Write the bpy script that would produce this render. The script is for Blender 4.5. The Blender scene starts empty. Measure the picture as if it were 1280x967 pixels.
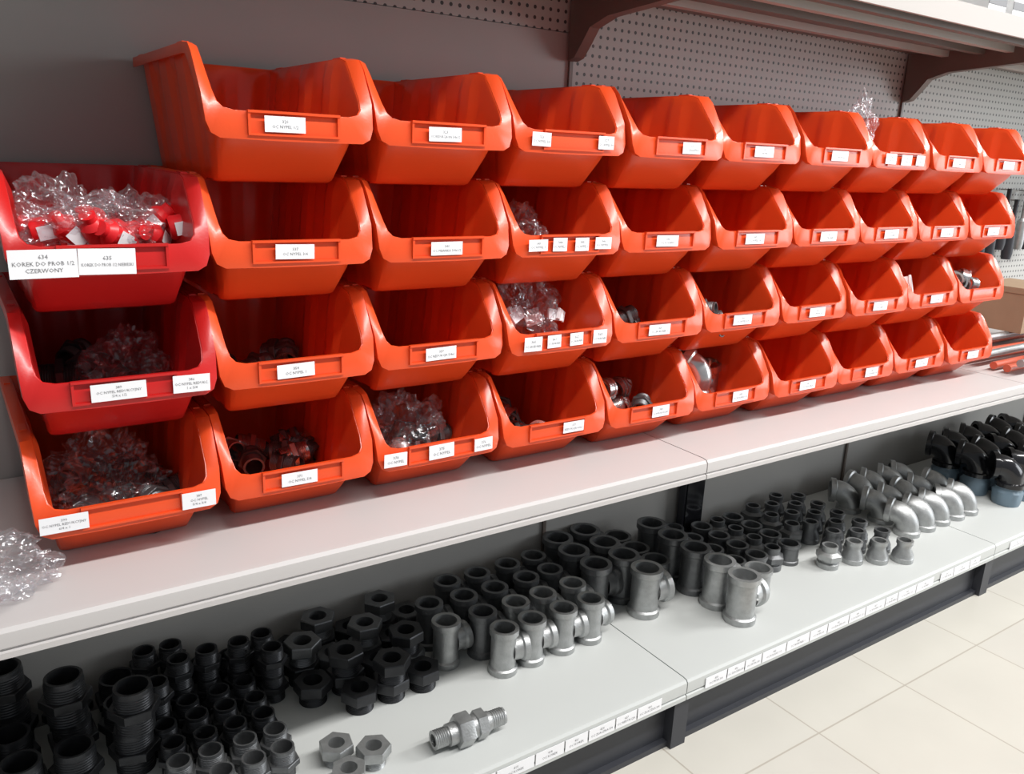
import bpy, math, random
from mathutils import Vector, Matrix, noise
random.seed(7)
scene=bpy.context.scene
try:
    scene.view_settings.view_transform='Standard'
except Exception: pass
H=1.077            # camera height
JX=1.0505; SEC=1.133
WALL=1.366
SH_Z=H-.4955; LOW_Z=H-.928
def link(o): scene.collection.objects.link(o); return o
# ---------------------------------------------------------------- materials
def nodes(m):
    m.use_nodes=True; nt=m.node_tree; nt.nodes.clear(); return nt
def mat(name,col,rough=.5,metal=0,nscale=20,namt=.06,bump=0.,bscale=200,spec=.5,trans=0,coat=0):
    m=bpy.data.materials.new(name); nt=nodes(m); N=nt.nodes.new; L=nt.links.new
    out=N('ShaderNodeOutputMaterial'); b=N('ShaderNodeBsdfPrincipled')
    tc=N('ShaderNodeTexCoord'); ns=N('ShaderNodeTexNoise'); ns.inputs['Scale'].default_value=nscale; ns.inputs['Detail'].default_value=4
    L(tc.outputs['Object'],ns.inputs['Vector'])
    mx=N('ShaderNodeMix'); mx.data_type='RGBA'
    c=[*col,1]; d=[max(0,x*(1-namt*2)) for x in col]+[1]; u=[min(1,x*(1+namt)) for x in col]+[1]
    mx.inputs[6].default_value=d; mx.inputs[7].default_value=u
    L(ns.outputs['Fac'],mx.inputs[0]); L(mx.outputs[2],b.inputs['Base Color'])
    b.inputs['Roughness'].default_value=rough; b.inputs['Metallic'].default_value=metal
    b.inputs['Specular IOR Level'].default_value=spec; b.inputs['Coat Weight'].default_value=coat; b.inputs['Coat Roughness'].default_value=.15
    if bump:
        n2=N('ShaderNodeTexNoise'); n2.inputs['Scale'].default_value=bscale; L(tc.outputs['Object'],n2.inputs['Vector'])
        bp=N('ShaderNodeBump'); bp.inputs['Strength'].default_value=bump; bp.inputs['Distance'].default_value=.001
        L(n2.outputs['Fac'],bp.inputs['Height']); L(bp.outputs[0],b.inputs['Normal'])
    if trans:
        tr=N('ShaderNodeBsdfTranslucent'); tr.inputs[0].default_value=c
        ms=N('ShaderNodeMixShader'); ms.inputs[0].default_value=trans
        L(b.outputs[0],ms.inputs[1]); L(tr.outputs[0],ms.inputs[2]); L(ms.outputs[0],out.inputs[0])
    else: L(b.outputs[0],out.inputs[0])
    return m
M_or=mat('orange_plastic',(.83,.083,.017),.31,0,6,.05,.10,300,.5,.05,.15)
M_rd=mat('red_plastic',(.58,.014,.013),.31,0,6,.05,.10,300,.5,.05,.15)
M_shelf=mat('shelf_paint',(.53,.505,.495),.42,0,3,.03,.05,400)
M_lowshelf=mat('lower_shelf_paint',(.53,.545,.53),.45,0,3,.03,.05,400)
M_panel=mat('panel_paint',(.38,.37,.355),.55,0,2,.04)
M_trim=mat('overhead_trim_paint',(.40,.365,.34),.45,0,2,.04)
M_brown=mat('bracket_paint',(.15,.12,.105),.45,0,5,.05)
M_black=mat('plinth_black',(.03,.032,.04),.5,0,5,.05)
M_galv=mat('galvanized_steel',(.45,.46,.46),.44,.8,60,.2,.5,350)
M_gdark=mat('dark_shaded_steel',(.18,.185,.19),.44,.75,60,.2,.5,350)  # darker steel; on back rows its tone stands in for low light
M_iron=mat('black_iron',(.05,.051,.055),.40,.6,60,.2,.3,350)
M_chrome=mat('bright_zinc',(.65,.65,.65),.26,.9,40,.1)
M_paper=mat('label_paper',(.86,.86,.88),.6,0,30,.02)
M_ink=mat('label_ink',(.20,.20,.21),.6)
M_blackpl=mat('black_plastic',(.012,.012,.014),.16,0,5,.02)
M_blue=mat('blue_grey_plastic',(.14,.20,.25),.4)
M_redcap=mat('red_cap_plastic',(.70,.015,.02),.35,0,5,.05)
M_white=mat('white_plastic',(.8,.8,.8),.4)
M_card=mat('cardboard',(.36,.25,.16),.8)
M_copper=mat('red_rod_paint',(.55,.10,.05),.4)
M_green=mat('green_plastic',(.03,.22,.06),.4)

def peg_mat():
    m=bpy.data.materials.new('perforated_panel'); nt=nodes(m); N=nt.nodes.new; L=nt.links.new
    out=N('ShaderNodeOutputMaterial'); b=N('ShaderNodeBsdfPrincipled'); b.inputs['Roughness'].default_value=.5
    tc=N('ShaderNodeTexCoord'); mp=N('ShaderNodeVectorMath'); mp.operation='SCALE'; mp.inputs['Scale'].default_value=1/.018
    L(tc.outputs['Object'],mp.inputs[0])
    fr=N('ShaderNodeVectorMath'); fr.operation='FRACTION'; L(mp.outputs[0],fr.inputs[0])
    sb=N('ShaderNodeVectorMath'); sb.operation='SUBTRACT'; sb.inputs[1].default_value=(.5,.5,.5); L(fr.outputs[0],sb.inputs[0])
    ml=N('ShaderNodeVectorMath'); ml.operation='MULTIPLY'; ml.inputs[1].default_value=(1,0,1); L(sb.outputs[0],ml.inputs[0])
    ln=N('ShaderNodeVectorMath'); ln.operation='LENGTH'; L(ml.outputs[0],ln.inputs[0])
    lt=N('ShaderNodeMath'); lt.operation='LESS_THAN'; lt.inputs[1].default_value=.19; L(ln.outputs['Value'],lt.inputs[0])
    mx=N('ShaderNodeMix'); mx.data_type='RGBA'; mx.inputs[6].default_value=(.42,.42,.40,1); mx.inputs[7].default_value=(.05,.05,.05,1)
    L(lt.outputs[0],mx.inputs[0]); L(mx.outputs[2],b.inputs['Base Color']); L(b.outputs[0],out.inputs[0]); return m
M_peg=peg_mat()
def tile_mat():
    m=bpy.data.materials.new('floor_tiles'); nt=nodes(m); N=nt.nodes.new; L=nt.links.new
    out=N('ShaderNodeOutputMaterial'); b=N('ShaderNodeBsdfPrincipled')
    tc=N('ShaderNodeTexCoord'); mp=N('ShaderNodeMapping'); mp.inputs['Location'].default_value=(-1.32,-.785,0)
    L(tc.outputs['Object'],mp.inputs[0])
    br=N('ShaderNodeTexBrick'); br.offset=0; br.inputs['Scale'].default_value=1
    br.inputs['Brick Width'].default_value=.30; br.inputs['Row Height'].default_value=.30; br.inputs['Mortar Size'].default_value=.0018
    br.inputs['Color1'].default_value=(.61,.585,.52,1); br.inputs['Color2'].default_value=(.59,.565,.51,1); br.inputs['Mortar'].default_value=(.44,.40,.34,1)
    L(mp.outputs[0],br.inputs[0])
    ns=N('ShaderNodeTexNoise'); ns.inputs['Scale'].default_value=6; ns.inputs['Detail'].default_value=6; L(tc.outputs['Object'],ns.inputs[0])
    mx=N('ShaderNodeMix'); mx.data_type='RGBA'; mx.blend_type='MULTIPLY'; mx.inputs[0].default_value=.12
    L(br.outputs[0],mx.inputs[6]); L(ns.outputs['Fac'],mx.inputs[7]); L(mx.outputs[2],b.inputs['Base Color'])
    b.inputs['Roughness'].default_value=.32; L(b.outputs[0],out.inputs[0]); return m
M_tile=tile_mat()
def bag_mat():
    m=bpy.data.materials.new('clear_film'); nt=nodes(m); N=nt.nodes.new; L=nt.links.new
    out=N('ShaderNodeOutputMaterial'); t=N('ShaderNodeBsdfTransparent'); t.inputs[0].default_value=(.97,.97,.98,1)
    gl=N('ShaderNodeBsdfGlossy'); gl.inputs[0].default_value=(.95,.95,.97,1); gl.inputs['Roughness'].default_value=.16
    df=N('ShaderNodeBsdfDiffuse'); df.inputs[0].default_value=(.8,.8,.82,1)
    m1=N('ShaderNodeMixShader'); m1.inputs[0].default_value=.22; L(gl.outputs[0],m1.inputs[1]); L(df.outputs[0],m1.inputs[2])
    tc=N('ShaderNodeTexCoord'); ns=N('ShaderNodeTexNoise'); ns.inputs['Scale'].default_value=34; ns.inputs['Detail'].default_value=2; ns.inputs['Distortion'].default_value=1.5; L(tc.outputs['Object'],ns.inputs[0])
    bp=N('ShaderNodeBump'); bp.inputs['Strength'].default_value=.7; bp.inputs['Distance'].default_value=.010; L(ns.outputs['Fac'],bp.inputs['Height']); L(bp.outputs[0],gl.inputs['Normal'])
    lw=N('ShaderNodeLayerWeight'); lw.inputs[0].default_value=.3; L(bp.outputs[0],lw.inputs['Normal'])
    pw=N('ShaderNodeMath'); pw.operation='POWER'; pw.inputs[1].default_value=1.6; L(lw.outputs['Facing'],pw.inputs[0])
    mr=N('ShaderNodeMapRange'); mr.inputs['To Min'].default_value=.11; mr.inputs['To Max'].default_value=.6; L(pw.outputs[0],mr.inputs[0])
    ms=N('ShaderNodeMixShader'); L(mr.outputs[0],ms.inputs[0]); L(t.outputs[0],ms.inputs[1]); L(m1.outputs[0],ms.inputs[2]); L(ms.outputs[0],out.inputs[0]); return m
M_bag=bag_mat()
# ---------------------------------------------------------------- mesh builder
class MB:
    def __init__(s): s.v=[]; s.f=[]; s.m=[]; s.mats=[]
    def add(s,v,f,m,T=None):
        if m not in s.mats: s.mats.append(m)
        k=s.mats.index(m); o=len(s.v)
        s.v+= [tuple(T@Vector(p)) if T is not None else tuple(p) for p in v]
        s.f+= [tuple(i+o for i in q) for q in f]; s.m+=[k]*len(f)
    def box(s,lo,hi,m,T=None):
        (a,b,c),(d,e,g)=lo,hi
        s.add([(a,b,c),(d,b,c),(d,e,c),(a,e,c),(a,b,g),(d,b,g),(d,e,g),(a,e,g)],
              [(0,3,2,1),(4,5,6,7),(0,1,5,4),(1,2,6,5),(2,3,7,6),(3,0,4,7)],m,T)
    def mesh(s,name,smooth=True,ang=35,recalc=False):
        me=bpy.data.meshes.new(name); me.from_pydata(s.v,[],s.f)
        for m in s.mats: me.materials.append(m)
        me.polygons.foreach_set('material_index',s.m); me.validate(); me.update()
        if recalc:
            import bmesh; bm=bmesh.new(); bm.from_mesh(me); bmesh.ops.recalc_face_normals(bm,faces=bm.faces[:]); bm.to_mesh(me); bm.free()
        if smooth:
            me.polygons.foreach_set('use_smooth',[True]*len(me.polygons))
            me.set_sharp_from_angle(angle=math.radians(ang))
        return me
def obj(name,me,loc=(0,0,0),rot=(0,0,0),parent=None,scale=1):
    o=bpy.data.objects.new(name,me); o.location=loc; o.rotation_euler=rot; o.scale=(scale,)*3 if not isinstance(scale,tuple) else scale; link(o)
    if parent: o.parent=parent
    return o
def empty(name,loc=(0,0,0)):
    e=bpy.data.objects.new(name,None); e.location=loc; e.empty_display_size=.05; return link(e)
def bake(o,name):
    dg=bpy.context.evaluated_depsgraph_get(); me=bpy.data.meshes.new_from_object(o.evaluated_get(dg)); me.name=name
    bpy.data.objects.remove(o); return me
def lathe(prof,seg=24,closed=True):
    v=[];n=len(prof)
    for i in range(seg):
        a=2*math.pi*i/seg
        for p in prof:
            r=p[0]
            if len(p)>2 and p[2]:
                ph=(a+math.pi/6)%(math.pi/3)-math.pi/6; r=r/math.cos(ph)
            v.append((r*math.cos(a),r*math.sin(a),p[1]))
    f=[]
    for i in range(seg):
        j=(i+1)%seg
        for k in range(n if closed else n-1):
            l=(k+1)%n
            f.append((i*n+k,j*n+k,j*n+l,i*n+l))
    return v,f
def threads(r,z0,z1,n=6,d=.0012):
    o=[]
    for i in range(n):
        a=z0+(z1-z0)*i/n; b=z0+(z1-z0)*(i+.5)/n
        o+=[(r,a),(r-d,b)]
    o.append((r-d,z1)); return o
def sweep(rings):
    n=20; v=[];f=[]
    for c,u,w,r in rings:
        for i in range(n):
            a=2*math.pi*i/n; v.append(tuple(Vector(c)+Vector(u)*r*math.cos(a)+Vector(w)*r*math.sin(a)))
    for k in range(len(rings)-1):
        for i in range(n):
            j=(i+1)%n; f.append((k*n+i,k*n+j,(k+1)*n+j,(k+1)*n+i))
    return v,f
# ---------------------------------------------------------------- fittings
def tee_mesh(name,m,h=.09,r=.024):
    b=MB(); c=r*1.14; ch=h*.15; ri=r*.84
    b.add(*lathe([(ri,0),(c,0),(c*1.01,ch*.8),(r,ch),(r,h-ch),(c*1.01,h-ch*.8),(c,h),(ri,h),(ri*.98,h*.9),(ri*.98,h*.1)],28),m)
    T=Matrix.Translation((0,0,h*.5))@Matrix.Rotation(math.pi/2,4,'Y')
    L=h*.5
    b.add(*lathe([(ri,r*.9),(r*.98,r*.6),(r*.98,L-ch),(c,L-ch*.8),(c,L),(ri,L)],28),m,T)
    return b.mesh(name,recalc=True)
def elbow_mesh(name,m,r=.027,R=.04):
    b=MB(); rings=[]; c=r*1.18; ri=r*.86; leg=.012
    X=(1,0,0)
    def ring(cy,cz,ang,rad):
        d=(0,math.cos(ang),-math.sin(ang)); rings.append(((0,cy,cz),X,d,rad))
    for z,rad in ((.02,ri),(0,ri),(0,c),(.012,c),(.015,r)): ring(0,z,0,rad)
    n=12
    for i in range(n+1):
        a=math.pi/2*i/n; ring(R-R*math.cos(a),leg+.004+R*math.sin(a),a,r)
    zc=leg+.004+R
    for y,rad in ((R+.002,r),(R+.005,c),(R+.018,c),(R+.018,ri),(R+.0,ri)): ring(y,zc,math.pi/2,rad)
    b.add(*sweep(rings),m); return b.mesh(name,recalc=True)
def nipple_mesh(name,m,r=.02,h=.05,hexr=.024):
    b=MB(); ri=r*.8; hz=h*.38; hz2=h*.58
    p=[(ri,0)]+threads(r,0,hz,6,.0008)+[(hexr*.97,hz,1),(hexr,hz+.001,1),(hexr,hz2-.001,1),(hexr*.97,hz2,1)]+threads(r,hz2,h*.93,6,.0008)+[(r*.95,h),(ri,h)]
    b.add(*lathe(p,36),m); return b.mesh(name,recalc=True,ang=28)
def bushing_mesh(name,m,r=.024,h=.04,hexr=.029):
    b=MB(); ri=r*.68; hz=h*.5
    p=[(r*.8,0)]+threads(r,0,hz,6,.0009)+[(hexr*.97,hz,1),(hexr,hz+.0015,1),(hexr,h-.002,1),(hexr*.96,h,1),(ri,h),(ri,h*.3),(r*.8,h*.2)]
    b.add(*lathe(p,36),m); return b.mesh(name,recalc=True,ang=28)
def socket_mesh(name,m,r=.024,h=.05):
    b=MB(); c=r*1.1; ri=r*.86; ch=h*.2
    b.add(*lathe([(ri,0),(c,0),(c,ch*.8),(r,ch),(r,h-ch),(c,h-ch*.8),(c,h),(ri,h),(ri*.97,h*.9),(ri*.97,h*.1)],28),m)
    return b.mesh(name,recalc=True)
def reducer_mesh(name,m,r=.025,r2=.017,h=.055):
    b=MB(); ri=r2*.82
    b.add(*lathe([(r*.85,0),(r*1.05,0),(r*1.05,h*.2),(r,h*.23),(r*.99,h*.36),(r2,h*.62),(r2,h*.8),(r2*1.15,h*.82),(r2*1.15,h),(ri,h),(ri,h*.3)],28),m)
    return b.mesh(name,recalc=True)
def plug_hexred(name,m):
    b=MB()
    b.add(*lathe([(.02,0),(.026,0),(.026,.012),(.022,.014),(.024,.02,1),(.027,.022,1),(.027,.034,1),(.024,.036,1),(.019,.04),(.019,.055),(.015,.055),(.015,.01)],36),m)
    return b.mesh(name,recalc=True,ang=28)
ME={}
ME['tee']=tee_mesh('tee_small',M_galv); ME['teeD']=tee_mesh('tee_small_dark',M_gdark)
ME['teeL']=tee_mesh('tee_large',M_galv,.105,.030); ME['teeLD']=tee_mesh('tee_large_dark',M_gdark,.105,.030)
ME['elb']=elbow_mesh('elbow_galv',M_galv,.029,.038)
ME['elbB']=elbow_mesh('elbow_black',M_blackpl,.034,.042)
ME['nipB']=nipple_mesh('nipple_big',M_iron,.028,.072,.032)
ME['nipS']=nipple_mesh('nipple_small',M_iron,.0185,.05,.022)
ME['nipG']=nipple_mesh('nipple_galv',M_gdark,.0185,.05,.022)
ME['bush']=bushing_mesh('bushing_dark',M_iron); ME['bushG']=bushing_mesh('bushing_galv',M_galv,.019,.034,.024)
ME['bushM']=bushing_mesh('bushing_grey',M_gdark)
ME['soc']=socket_mesh('socket_dark',M_gdark); ME['socB']=socket_mesh('socket_tall',M_gdark,.029,.075)
ME['socG']=socket_mesh('socket_galv',M_galv,.028,.06)
ME['red']=reducer_mesh('reducer_galv',M_galv); ME['redD']=reducer_mesh('reducer_dark',M_gdark)
ME['hexD']=plug_hexred('hex_reducer',M_gdark); ME['hexG']=plug_hexred('hex_reducer_galv',M_galv)
ME['nipC']=nipple_mesh('nipple_zinc',M_chrome,.0155,.042,.0185)
ME['nipK']=nipple_mesh('nipple_dull',M_gdark,.0155,.042,.0185)
ME['ring']=socket_mesh('ring_zinc',M_chrome,.019,.018)
ME['elbC']=elbow_mesh('elbow_zinc',M_chrome,.020,.028)
# ---------------------------------------------------------------- room
b=MB(); b.box((-3,-4,-.05),(7,WALL+.35,0),M_tile); obj('floor',b.mesh('floor',False))
b=MB(); b.box((-3,WALL+.25,0),(7,WALL+.35,3.2),M_panel); obj('wall_back',b.mesh('wall_back',False))
# ---------------------------------------------------------------- shelving gondola
gond=empty('shop_shelving_unit',(0,0,0))
x0=JX-2*SEC
for k in range(5):
    a=x0+k*SEC; e=a+SEC
    b=MB()
    zs=H+.227
    g=.0015
    if k<=1:
        b.box((a+g,WALL,.02),(e-g,WALL+.012,zs),M_panel)
        b.box((a+g,WALL+.001,zs+.001),(e-g,WALL+.012,2.2),M_peg)
    else:
        b.box((a+g,WALL+.001,SH_Z+.02),(e-g,WALL+.012,2.2),M_peg)
        b.box((a+g,WALL,.02),(e-g,WALL+.012,SH_Z+.018),M_panel)
    obj('back_panel_%d'%k,b.mesh('back_panel',False),parent=gond)
    b=MB(); b.box((e-.004,WALL-.006,.02),(e+.004,WALL-.0005,2.2),M_brown)
    obj('upright_%d'%k,b.mesh('upright',False),parent=gond)
    def shelf(yf,z,m,th,name,lipd):
        prof=[(WALL-.010,z),(yf+.012,z),(yf+.004,z-.0015),(yf+.0005,z-.006),(yf,z-.010),(yf,z-th*.66),(yf+.003,z-th*.70),(yf+.003,z-th*.76),(yf-.001,z-th*.80),(yf-.001,z-th),(yf+.004,z-th),(yf+.02,z-th),(yf+.02,z-th*.55),(WALL-.010,z-th*.55)]
        xs=[a+.0012,e-.0012]; v=[];n=len(prof)
        for x in xs: v+=[(x,p[0],p[1]) for p in prof]
        f=[(i,(i+1)%n,n+(i+1)%n,n+i) for i in range(n)]+[tuple(range(n)),tuple(range(2*n-1,n-1,-1))]
        q=MB(); q.add(v,f,m); return obj(name,q.mesh(name,True,30,True),parent=gond)
    shelf(.910,SH_Z,M_shelf,.035,'upper_shelf_%d'%k,0)
    shelf(.898,LOW_Z,M_lowshelf,.042,'lower_shelf_%d'%k,0)
    b=MB(); b.box((a+g,.927,.0),(e-g,.945,LOW_Z-.043),M_black); b.box((a+g,.915,.0),(e-g,.927,.012),M_black)
    b.box((e-.02,.905,0),(e+.018,.927,LOW_Z-.043),M_black)
    obj('plinth_%d'%k,b.mesh('plinth',False),parent=gond)
    zo=H+.291
    b=MB()
    b.box((a+g,.99,zo+.006),(e-g,WALL-.01,zo+.03),M_brown)
    b.box((a+g,.985,zo-.004),(e-g,.992,zo+.036),M_trim)
    for i,yy in enumerate((1.02,1.09,1.16,1.25)):
        b.box((a+g,yy,zo-.008),(e-g,yy+.018,zo+.006),M_trim if i%2 else M_brown)
    obj('overhead_shelf_%d'%k,b.mesh('overhead_shelf',False),parent=gond)
    b=MB(); yz=[(WALL-.009,zo-.115),(WALL-.028,zo-.11),(WALL-.05,zo-.085),(WALL-.07,zo-.06),(WALL-.12,zo-.045),(1.0,zo-.028),(1.0,zo+.006),(WALL-.009,zo+.006)]
    n=len(yz); v=[(x,p[0],p[1]) for x in (e-.012,e+.012) for p in yz]
    f=[(i,(i+1)%n,n+(i+1)%n,n+i) for i in range(n)]+[tuple(range(n)),tuple(range(2*n-1,n-1,-1))]
    b.add(v,f,M_brown); obj('overhead_bracket_%d'%k,b.mesh('bracket',False,recalc=True),parent=gond)
    b=MB(); yz=[(WALL-.009,SH_Z-.11),(WALL-.04,SH_Z-.10),(.96,SH_Z-.04),(.96,SH_Z-.024),(WALL-.009,SH_Z-.024)]
    n=len(yz); v=[(x,p[0],p[1]) for x in (e-.002,e+.002) for p in yz]
    f=[(i,(i+1)%n,n+(i+1)%n,n+i) for i in range(n)]+[tuple(range(n)),tuple(range(2*n-1,n-1,-1))]
    b.add(v,f,M_shelf); obj('shelf_bracket_%d'%k,b.mesh('bracket_s',False,recalc=True),parent=gond)
# ---------------------------------------------------------------- text labels
tcache={}
def text_geo(s,size):
    key=(s,size)
    if key in tcache: return tcache[key]
    cu=bpy.data.curves.new('t','FONT'); cu.body=s; cu.size=size; cu.align_x='CENTER'; cu.align_y='CENTER'; cu.resolution_u=1
    o=bpy.data.objects.new('t',cu); link(o); me=bake(o,'t')
    r=([tuple(v.co) for v in me.vertices],[tuple(p.vertices) for p in me.polygons]); bpy.data.meshes.remove(me); tcache[key]=r; return r
def label_mesh(w,h,lines,size=None):
    b=MB(); b.box((-w/2,-.0006,-h/2),(w/2,0,h/2),M_paper)
    n=len(lines); size=size or min(h/(n+1)*.85, .0062)
    for i,s in enumerate(lines):
        v,f=text_geo(s,size)
        if not v: continue
        ext=max(abs(p[0]) for p in v)*2; k=min(1,w*.9/ext)
        z=(n-1)/2*size*1.15-i*size*1.15
        b.add([(p[0]*k,-.0009,p[1]*min(1,k*1.3)+z) for p in v],f,M_ink)
    return b.mesh('label',False)
# ---------------------------------------------------------------- storage bin
def bin_mesh(name,m):
    I=[(-.0925,.352,.1545),(-.0925,.080,.1545),(-.0925,.062,.150),(-.0922,.050,.138),(-.0905,.018,.102),(-.0880,.0085,.090),(-.082,.004,.0835),(-.070,.002,.0810),(-.03,.002,.0808)]
    O=[(-.1045,.357,.1545),(-.1045,.072,.1545),(-.1045,.051,.1525),(-.1043,.039,.142),(-.1030,.010,.098),(-.1010,.003,.068),(-.0965,.001,.056),(-.087,.000,.0510),(-.03,0,.0500)]
    K=[(-.1045,.357,.143),(-.1045,.078,.143),(-.1045,.062,.142),(-.1043,.052,.134),(-.1030,.024,.094),(-.1010,.015,.068),(-.0965,.013,.058),(-.087,.012,.0535),(-.03,.012,.052)]
    mir=lambda L:[(-x,y,z) for x,y,z in reversed(L)]
    I2=I+mir(I);O2=O+mir(O);K2=K+mir(K); n=len(I2)
    b=MB(); v=I2+O2+K2; f=[(i,i+1,n+i+1,n+i) for i in range(n-1)]+[(n+i,n+i+1,2*n+i+1,2*n+i) for i in range(n-1)]
    b.add(v,f+[(0,n-1,2*n-1,n)],m)
    def dens(P,Q,k): return [tuple(P[j]+(Q[j]-P[j])*i/k for j in range(3)) for i in range(k)]
    top=dens(I[0],I[1],36)+I[1:]
    top=top+mir(top)
    bk=[( .0925-.185*i/24,.352,.1545) for i in range(1,24)]
    loop=top+bk; n=len(loop)
    def rib(y):
        t=(y-.075)/.277*3.0; fr=t-math.floor(t)
        return .0055 if (.08<fr<.52 and y>.08) else 0.
    def ribx(x):
        t=(x+.0925)/.185*3; fr=t-math.floor(t); return .004 if .3<fr<.7 else 0
    fr=[0,.06,.14,.55,.85,.97,1.0]
    v=[]
    for (x,y,z) in loop:
        back=y>.351 and abs(x)<.0924
        side=abs(x)>.0875
        for t in fr:
            zz=z*(1-t)
            if y>.35: yy=y-.006*t-(ribx(x)*min(1,t/.14) if back else 0)
            elif z<.12 or y<.078:
                yb=.072+(y-.002)*.25
                yy=y+(yb-y)*(t**1.35)
            else: yy=y+(max(y,.08)-y)*t
            xx=x*(1-.18*t)
            if side and not back:
                s=1 if x>0 else -1
                xx-=s*rib(y)*min(1,t/.14)*(1-.6*t)
            if t>=1: xx*=.97; yy+= .004 if y<.35 else -.004
            v.append((xx,yy,zz))
    k=len(fr)
    f=[(i*k+j,((i+1)%n)*k+j,((i+1)%n)*k+j+1,i*k+j+1) for i in range(n) for j in range(k-1)]
    f.append(tuple(i*k+k-1 for i in range(n)))
    b.add(v,f,m)
    me=b.mesh(name+'_s',True,35,True); o=bpy.data.objects.new('tmpbin',me); link(o)
    s=o.modifiers.new('s','SOLIDIFY'); s.thickness=.0028; s.offset=0
    bv=o.modifiers.new('b','BEVEL'); bv.width=.0011; bv.segments=2; bv.limit_method='ANGLE'; bv.angle_limit=math.radians(45)
    me=bake(o,name)
    b=MB(); b.v=[tuple(q.co) for q in me.vertices]; b.f=[tuple(p.vertices) for p in me.polygons]; b.mats=[m]; b.m=[0]*len(b.f)
    y0=-.0035;y1=.001
    b.box((-.056,y0-.001,.0795),(.056,y1,.0825),m); b.box((-.056,y0,.0545),(.056,y1,.0570),m)
    b.box((-.056,y0,.0570),(-.053,y1,.0795),m); b.box((.053,y0,.0570),(.056,y1,.0795),m)
    for sx in (-1,1):
        b.box((sx*.068-.004,.09,-.0005),(sx*.068+.004,.33,.003),m)
        b.box((sx*.0985-.004,.085,.1545),(sx*.0985+.004,.11,.1575),m)
        b.box((sx*.0985-.004,.31,.1545),(sx*.0985+.004,.335,.1575),m)
    return b.mesh(name,True,35)
BIN=bin_mesh('bin_orange',M_or); BINR=bin_mesh('bin_red',M_rd)
PITCH=.2127; RP=.149
def bin_pos(r,c):
    x=.362+(c-1)*PITCH; z=SH_Z+.0015+(4-r)*RP
    return x,1.0,z
names={1:['OC NYPEL 1/2','OC REDUKCJA KN 3/4x1/2','OC NYPEL 3/4','OC ZASLEPKA','OC MUFA 1/2','OC MUFA 3/4','OC MUFA 1','OC KOREK 1/2','OC KOREK 1'],
 2:['OC NYPEL 3/4','OC MIJANKA 3/4x1/2','OC NYPEL 1','OC KOLANO','OC NYPEL 5/4','OC TROJNIK','OC KOREK','OC SRUBUNEK','OC MUFA'],
 3:['OC NYPEL 1','OC REDUKCJA 5/4x1','OC SRUBUNEK','OC SRUBUNEK 1','OC NYPEL 6/4','OC MUFA 3/4','OC KOLANO 3/4','OC KOLANO 1',''],
 4:['OC NYPEL 5/4','OC NYPEL','REDUKCJA 6/4x1','OC NYPEL REDUKCYJNY','OC KOLANO 1/2','OC ZLACZKA','OC KOREK 5/4','OC ZLACZKA 1','OC MUFA 5/4']}
special={(1,3):[(-.062,.033,.019),(.058,.030,.019)],(1,7):[(-.05,.036,.02),(.005,.036,.02),(.055,.03,.02)],(1,4):[(.02,.04,.018)],
 (2,3):[(-.062,.034,.017),(-.022,.026,.02),(.02,.026,.02),(.062,.032,.018)],
 (3,3):[(-.062,.033,.022),(-.022,.026,.02),(.022,.026,.02),(.070,.028,.022)],
 (4,2):[(-.078,.036,.02),(-.003,.042,.022),(.070,.032,.02)],
 (2,0):[(-.069,.064,.030),(-.008,.057,.028)],(3,0):[(-.008,.058,.020),(.071,.042,.021)],(4,0):[(-.074,.050,.020),(.074,.040,.021)],
 (4,3):[(.03,.042,.018)],(4,4):[(.012,.04,.020)],(4,5):[(.01,.042,.02)],(4,7):[(.01,.045,.02)]}
txt0={(2,0):[['634','KOREK DO PROB 1/2','CZERWONY'],['635','KOREK DO PROB 1/2 NIEBIESKI']],(3,0):[['389','OC NYPEL REDUKCYJNY','5/4 x 1/2'],['386','OC NYPEL REDUKC.','1 x 3/4']],(4,0):[['390','OC NYPEL REDUKCYJNY','6/4 x 1'],['387','OC NYPEL','5/4 x 3/4']]}
bins={}
for r in range(1,5):
    for c in range(0,10):
        if r==1 and c==0: continue
        x,y,z=bin_pos(r,c)
        jx=random.uniform(-.001,.001); jy=random.uniform(-.004,.004); jr=random.uniform(-.006,.006)
        if c==0: jy=-.006; jx=.004 if r<4 else .001
        red=(c==0 and r in(2,3))
        o=obj('storage_bin',BINR if red else BIN,(x+jx,y+jy,z),(0,0,jr)); bins[(r,c)]=o
        labs=special.get((r,c),[(-.008+random.uniform(-.006,.008),.049,.018)])
        if (r,c)==(3,9): labs=[]
        for i,(dx,w,h) in enumerate(labs):
            if (r,c) in txt0: ln=txt0[(r,c)][i]
            else: ln=[str(300+r*17+c*3+i),names[r][c-1]]
            obj('label_%d'%(i+1),label_mesh(w,h,ln),(dx,-.0047,.068+random.uniform(-.001,.001)-(.004 if (r,c)==(2,0) else 0)),(0,random.uniform(-.02,.02),0),parent=o)
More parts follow.
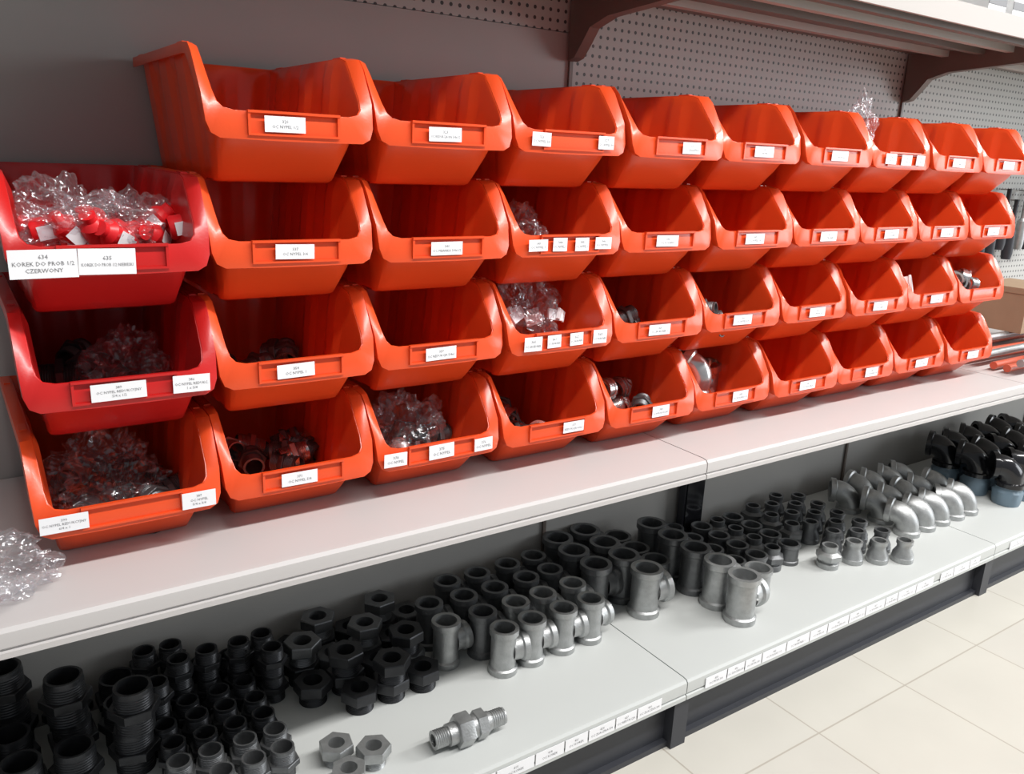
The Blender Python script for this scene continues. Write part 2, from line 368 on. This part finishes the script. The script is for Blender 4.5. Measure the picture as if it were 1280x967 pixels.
# ---------------------------------------------------------------- plastic bags (crumpled film, faceted folds)
def bag_mesh(seed,sx,sy,sz,amp=1):
    import bmesh
    rnd=random.Random(seed*13+1)
    pts=[Vector((rnd.gauss(0,1),rnd.gauss(0,1),rnd.gauss(0,1))).normalized() for _ in range(130)]
    hs=[rnd.uniform(-.30,.28) for _ in pts]
    # each centre owns a tilted plane; folds appear where planes meet
    tilt=[Vector((rnd.gauss(0,1),rnd.gauss(0,1),rnd.gauss(0,1)))*.55 for _ in pts]
    bm=bmesh.new(); bmesh.ops.create_icosphere(bm,subdivisions=6,radius=1)
    for v in bm.verts:
        n=v.co.normalized()
        ds=sorted(((n-p).length,i) for i,p in enumerate(pts))[:3]
        w=[1/(d[0]+.02)**2 for d in ds]; s=sum(w)
        d=sum((hs[q[1]]+tilt[q[1]].dot(n-pts[q[1]]))*ww for q,ww in zip(ds,w))/s
        q=n*1.3+Vector((seed*7.1,seed*3.3,0)); d+=noise.noise(q)*.25
        d+=(.5-abs(noise.noise(n*6+Vector((seed,0,0)))))*.12
        d=max(-.55,min(.42,d))
        p=n*(1+d*amp)
        v.co=Vector((p.x*sx,p.y*sy,p.z*sz))
    zm=min(v.co.z for v in bm.verts)*.72
    for v in bm.verts:
        if v.co.z<zm: v.co.z=zm+(v.co.z-zm)*.05
    zm=min(v.co.z for v in bm.verts)
    for v in bm.verts: v.co.z-=zm
    me=bpy.data.meshes.new('bag'); bm.to_mesh(me); bm.free(); me.materials.append(M_bag)
    me.polygons.foreach_set('use_smooth',[True]*len(me.polygons)); me.set_sharp_from_angle(angle=math.radians(25)); return me
def bag(r,c,dx,dy,dz,sx,sy,sz,seed,rot=0):
    x,y,z=bin_pos(r,c); return obj('plastic_bag',bag_mesh(seed,sx,sy,sz),(x+dx,y+dy,z+dz),(0,0,rot))
def pile(name,kinds,r,c,n,dx=0,dy=.17,wx=.045,wy=.06,z0=.012,hz=.04):
    x,y,z=bin_pos(r,c); e=empty(name,(x,y,z))
    for i in range(n):
        k=random.choice(kinds)
        obj('%s_%d'%(k,i+1),ME[k],(dx+random.uniform(-wx,wx),dy+random.uniform(-wy,wy),z0+.018+hz*random.random()),(random.uniform(1.2,1.9),random.uniform(-.4,.4),random.uniform(0,6)),parent=e)
bag(2,0,-.035,.10,.03,.052,.05,.056,1); bag(2,0,.04,.11,.03,.048,.05,.052,12)
def cap_mesh():
    b=MB(); b.add(*lathe([(.0,0),(.013,0),(.015,.004),(.015,.032),(.012,.036),(.009,.039),(.009,.046),(0,.047)],20,False),M_redcap)
    b.add([(-.008,-.0155,.006),(.008,-.0155,.006),(.008,-.0155,.028),(-.008,-.0155,.028)],[(0,1,2,3)],M_paper)
    return b.mesh('cap',recalc=True)
CAP=cap_mesh(); x,y,z=bin_pos(2,0); e=empty('red_test_plugs',(x,y,z))
rr=random.Random(5)
for i in range(20):
    obj('plug_%d'%(i+1),CAP,(-.07+.14*(i%7)/6.+rr.uniform(-.008,.008),.065+.024*(i//7),.074+rr.uniform(0,.020)-.006*(i//7)),(rr.uniform(0,.6),rr.uniform(-1.5,1.5),rr.uniform(-1,1)),parent=e)
bag(2,0,-.01,.070,.062,.070,.030,.036,21)
bag(3,0,.03,.16,.004,.045,.05,.05,2); pile('loose_black_fittings',['nipS','nipK'],3,0,9,.0,.2,.04,.06,z0=0,hz=.03)
bag(4,0,-.01,.14,.006,.066,.058,.060,3); pile('loose_black_fittings',['nipK','nipS'],4,0,12,0,.16,.05,.06,z0=.0)
pile('loose_steel_nipples',['nipK'],3,1,6,0,.21,.05,.05,z0=0,hz=.03)
pile('loose_steel_nipples',['nipC','nipK','nipK','nipK'],4,1,12,0,.20,.055,.06,z0=0,hz=.03)
bag(4,2,-.005,.120,.006,.060,.052,.062,4); pile('loose_steel_nipples',['nipC','nipK'],4,2,9,0,.14,.045,.04,z0=0)
bag(2,3,-.01,.13,.006,.05,.05,.058,5); pile('loose_steel_nipples',['nipK'],2,3,5,0,.15,.04,.03,z0=0,hz=.025)
bag(3,3,.0,.11,.014,.062,.055,.070,6)
x,y,z=bin_pos(3,3); e=empty('white_thread_seal_packs',(x,y,z))
for i in range(9):
    b=MB(); b.box((-.014,-.002,-.009),(.014,.002,.009),M_paper)
    obj('pack_%d'%i,b.mesh('pack',False),(random.uniform(-.045,.05),.065+random.uniform(0,.05),.074+random.uniform(0,.02)),(random.uniform(-.8,.3),random.uniform(-.6,.6),random.uniform(-.7,.7)),parent=e)
pile('loose_zinc_rings',['ring','nipK','nipK'],4,3,12,0,.15,.055,.05,z0=0,hz=.035)
pile('loose_zinc_rings',['ring','ring','nipC','nipK'],4,4,14,-.005,.105,.05,.035,z0=.02,hz=.050)
x,y,z=bin_pos(4,5); e=empty('loose_zinc_elbows',(x,y,z))
for i,(a,bb,cc,rx,rz) in enumerate([(-.035,.075,.062,.4,.5),(.035,.12,.035,1.3,2),(-.03,.16,.03,.9,4),(.03,.2,.04,.3,3)]): obj('elbow_%d'%i,ME['elbC'],(a,bb,cc),(rx,0,rz),parent=e,scale=1.1)
bag(1,7,-.055,.075,.075,.028,.028,.060,8)
x,y,z=bin_pos(3,8); e=empty('white_pipe_caps',(x,y,z))
WR=socket_mesh('ring_white',M_white,.022,.028)
for i,(a,bb,cc,rx,rz) in enumerate([(-.050,.060,.088,1.3,.5),(-.01,.10,.05,.3,2),(.03,.11,.05,1,2)]): obj('cap_%d'%i,WR,(a,bb,cc),(rx,0,rz),parent=e)
pile('loose_zinc_rings',['ring','ring','nipC'],3,9,14,-.012,.072,.050,.022,z0=.045,hz=.035)
pile('loose_zinc_rings',['nipK'],3,5,9,-.01,.10,.05,.03,z0=.02,hz=.04); pile('loose_zinc_rings',['nipK'],3,4,8,-.01,.12,.05,.03,z0=.015,hz=.04)
obj('plastic_bag',bag_mesh(9,.060,.048,.034),(-.005,.99,SH_Z+.001))
# ---------------------------------------------------------------- fittings on lower shelf
def group(name,items):
    e=empty(name,(0,0,LOW_Z+.0005))
    for i,(k,x,y,z,rz) in enumerate(items): obj('%s_%d'%(k,i+1),ME[k],(x,y,z),(0,0,rz),parent=e)
J=lambda a=.004: random.uniform(-a,a)
R6=lambda: random.uniform(0,6)
it=[]
for i in range(7):
    for j in range(3):
        x=-.30+.075*i; y=1.180+.072*j
        if x>.16: continue
        it.append(('nipB',x+J(),y+J(.003),0,R6()))
        if (j+i)%3==0 : it.append(('nipB',x+J(.006),y+J(.003),.0725,R6()))
group('large_black_pipe_nipples',it)
it=[]
for i in range(5):
    for j in range(7):
        x=.196+.047*i; y=1.05+.047*j
        if y<1.09 and i>3 : continue
        if i==4 and y<1.2: continue
        it.append(('nipS' if j>1 else 'nipG',x+J(.003),y+J(.003),0,R6()))
        if j>3 and random.random()<.7: it.append(('nipS',x+J(),y+J(.003),.0505,R6()))
group('small_black_pipe_nipples',it)
it=[]
for i in range(5):
    for j in range(4):
        x=.442+.060*i; y=1.135+.062*j
        if i==0 and j==0: continue
        if i==4 and j<3: continue
        it.append(('bush' if j<1 else random.choice(['bush','bushM']),x+J(),y+J(.003),0,R6()))
        if (i*3+j)%2==0 : it.append(('bush' if j<2 else 'bushM',x+J(),y+J(.003),.0405,R6()))
group('black_hex_bushings',it)
it=[]
for i in range(4):
    for j in range(4):
        x=.765+.072*i; y=1.10+.068*j
        it.append(('tee' if j<1 or (j<2 and i>0) else 'teeD',x+J(.006),y+J(.003),0,J(.25)))  # rear tees take the dark copy, shade put into the colour
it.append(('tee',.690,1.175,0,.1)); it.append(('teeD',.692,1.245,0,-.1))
group('galvanized_pipe_tees',it)
it=[]
for i in range(2):
    for j in range(4):
        x=1.060+.084*i; y=1.12+.069*j
        if i==0 and j==0: continue
        it.append(('teeL' if (j<1) else 'teeLD',x+J(),y+J(.003),0,J(.15)))  # dark copy behind the front row, shade by colour
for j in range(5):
    it.append(('teeL' if j<2 else 'teeLD',1.302+J(),.995+.071*j,0,J(.15)))  # rear ones darkened by colour to read as shaded
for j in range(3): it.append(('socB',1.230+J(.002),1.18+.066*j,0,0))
group('large_galvanized_pipe_tees',it)
it=[]
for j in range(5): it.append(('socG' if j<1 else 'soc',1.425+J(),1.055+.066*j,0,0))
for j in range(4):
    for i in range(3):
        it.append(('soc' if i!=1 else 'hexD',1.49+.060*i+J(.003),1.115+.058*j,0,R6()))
group('steel_pipe_sockets',it)
it=[('hexG',1.680,1.050,0,.3)]
for j in range(6):
    for i in range(4):
        x=1.70+.058*i; y=.975+.063*j+(.05 if i<1 else 0)+(.03*(3-i))
        if y>1.32 or (i==0 and j==0): continue
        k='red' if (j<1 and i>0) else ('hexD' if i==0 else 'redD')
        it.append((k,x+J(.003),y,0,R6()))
group('steel_pipe_reducers',it)
it=[]
for i in range(5):
    for j in range(3):
        x=2.03+.074*i+(.012 if j%2 else 0); y=1.055+.088*j
        it.append(('elb',x+J(.006),y+J(.005),0,.45+J(.3)))
group('galvanized_pipe_elbows',it)
e=empty('black_plastic_elbows',(0,0,LOW_Z+.0005))
for i in range(6):
    for j in range(3):
        obj('elbow_%d_%d'%(i,j),ME['elbB'],(2.50+.088*i+J(),1.03+.095*j+J(),.055),(0,0,.5+J(.4)),parent=e)
def bluef():
    b=MB(); b.add(*lathe([(.026,0),(.036,0),(.038,.008),(.038,.04,1),(.034,.048),(.034,.054),(.028,.054),(.026,.01)],30),M_blue); return b.mesh('blue_coupling',recalc=True)
BL=bluef(); e=empty('blue_compression_couplings',(0,0,LOW_Z+.0005))
for i in range(6):
    for j in range(3): obj('coupling_%d_%d'%(i,j),BL,(2.50+.088*i,1.03+.095*j,0),(0,0,R6()),parent=e)
b=MB(); p=[(.009,0)]+threads(.014,0,.022,7)+[(.016,.023),(.0165,.03),(.016,.036),(.021,.037,1),(.022,.039,1),(.022,.058,1),(.021,.06,1),(.0175,.061),(.0175,.068),(.019,.069,1),(.019,.084,1),(.015,.085),(.0145,.092)]+threads(.0135,.093,.118,7)+[(.009,.118)]
b.add(*lathe(p,36),M_galv); UN=b.mesh('union',recalc=True,ang=28)
obj('pipe_union',UN,(.552,.972,LOW_Z+.0246),(0,math.pi/2,-.05),scale=1.1)
e=empty('galvanized_hex_bushings',(0,0,LOW_Z+.0005))
for i,(x,y,z) in enumerate([(.415,1.035,0),(.41,.975,0),(.462,1.0,.0)]): obj('bushing_%d'%i,ME['bushG'],(x,y,z),(0,0,R6()),parent=e)
b=MB(); b.box((1.47,1.335,0),(1.54,1.355,.19),M_black); b.box((1.475,1.331,.02),(1.535,1.335,.17),M_blackpl)
obj('black_cardboard_box',b.mesh('box',False),(0,0,LOW_Z+.0005))
# ---------------------------------------------------------------- price strip tags
x=.30; i=0
pt=['OC TROJNIK 1','OC KOLANO 1/2','OC MUFA 3/4','OC REDUKCJA','OC ZLACZKA 5/4','OC SRUBUNEK 1','OC KOREK']
while x<3.2:
    w=random.choice([.05,.06,.075])
    if not (abs(x+w/2-JX)<.05 or abs(x+w/2-JX-SEC)<.05):
        obj('price_tag_%d'%i,label_mesh(w-.002,.023,[str(400+i*3),random.choice(pt)]),(x+w/2,.8968,LOW_Z-.0235),parent=gond); i+=1
    x+=w+(.03 if random.random()<.15 else .001)
# ---------------------------------------------------------------- right end clutter on the upper shelf
b=MB()
for i in range(9):
    T=Matrix.Translation((2.24,.95+.035*i+random.uniform(0,.01),.012+(.02 if i%3==0 else 0)))@Matrix.Rotation(math.pi/2+J(.01),4,'Y')
    b.add(*lathe([(.0,0),(.010,0),(.010,.85),(0,.85)],14,False),M_copper if i%3 else M_galv,T)
obj('painted_steel_rods',b.mesh('rods',recalc=True),(0,0,SH_Z+.003))
b=MB(); b.box((0,0,0),(.22,.16,.13),M_card); b.box((-.002,-.002,.115),(.222,.162,.132),M_card); b.box((.04,-.003,.03),(.13,-.002,.07),M_paper)
obj('cardboard_box',b.mesh('cbox',False),(2.60,1.13,SH_Z+.047))
b=MB(); b.add(*lathe([(0,0),(.03,0),(.032,.01),(.032,.08),(.014,.1),(.014,.12),(0,.12)],20,False),M_green); obj('green_bottle',b.mesh('bottle',recalc=True),(2.50,.918+.03,SH_Z+.047))
e=empty('hanging_tools',(2.5,WALL-.03,H-.12))
for i in range(9):
    b=MB(); b.add(*lathe([(0,0),(.014,.0),(.017,.02),(.015,.09),(.007,.10),(.007,.19),(0,.19)],14,False),random.choice([M_black,M_galv,M_brown]))
    b.box((-.002,-.0,.185),(.002,.028,.189),M_galv)
    obj('tool_%d'%i,b.mesh('tool',recalc=True),(.06*i,0,-.13+J(.02)),parent=e)
e=empty('small_white_boxes',(0,0,H+.291+.0305))
for i in range(5):
    b=MB(); b.box((0,0,0),(.07,.07,.05+.02*(i%2)),M_white); b.box((-.0005,-.001,.02),(.0705,-.0,.035),M_ink); obj('box_%d'%i,b.mesh('wb',False),(1.85+.1*i,.998,0),parent=e)
# ---------------------------------------------------------------- lights
def area(name,loc,rot,sx,sy,pw,col=(1,1,1)):
    l=bpy.data.lights.new(name,'AREA'); l.shape='RECTANGLE'; l.size=sx; l.size_y=sy; l.energy=pw; l.color=col
    o=bpy.data.objects.new(name,l); o.location=loc; o.rotation_euler=rot; link(o); return o
area('ceiling_lamp',(1.2,-.4,2.9),(math.radians(12),0,0),2.6,.16,98,(1,.98,.96))
area('ceiling_lamp',(4.4,-.4,2.9),(math.radians(12),0,0),2.4,.16,130,(1,.98,.96))
area('shop_window',(5.6,-1.7,1.5),(math.radians(90),0,math.radians(70)),2.5,2,100,(.93,.97,1))
w=bpy.data.worlds.new('world'); scene.world=w; w.use_nodes=True
w.node_tree.nodes['Background'].inputs[0].default_value=(.88,.94,1,1); w.node_tree.nodes['Background'].inputs[1].default_value=.29
# ---------------------------------------------------------------- camera
cam=bpy.data.cameras.new('camera'); co=bpy.data.objects.new('camera',cam); link(co)
Rv=Vector((.8277,-.5598,.0425)).normalized(); F=Vector((.5486,.7907,-.2714)).normalized(); U=Rv.cross(F).normalized(); Rv=F.cross(U)
Mx=Matrix(((Rv.x,U.x,-F.x,0),(Rv.y,U.y,-F.y,0),(Rv.z,U.z,-F.z,H),(0,0,0,1)))
co.matrix_world=Mx; cam.sensor_width=36; cam.lens=36*1034/1280; cam.clip_start=.02
scene.camera=co
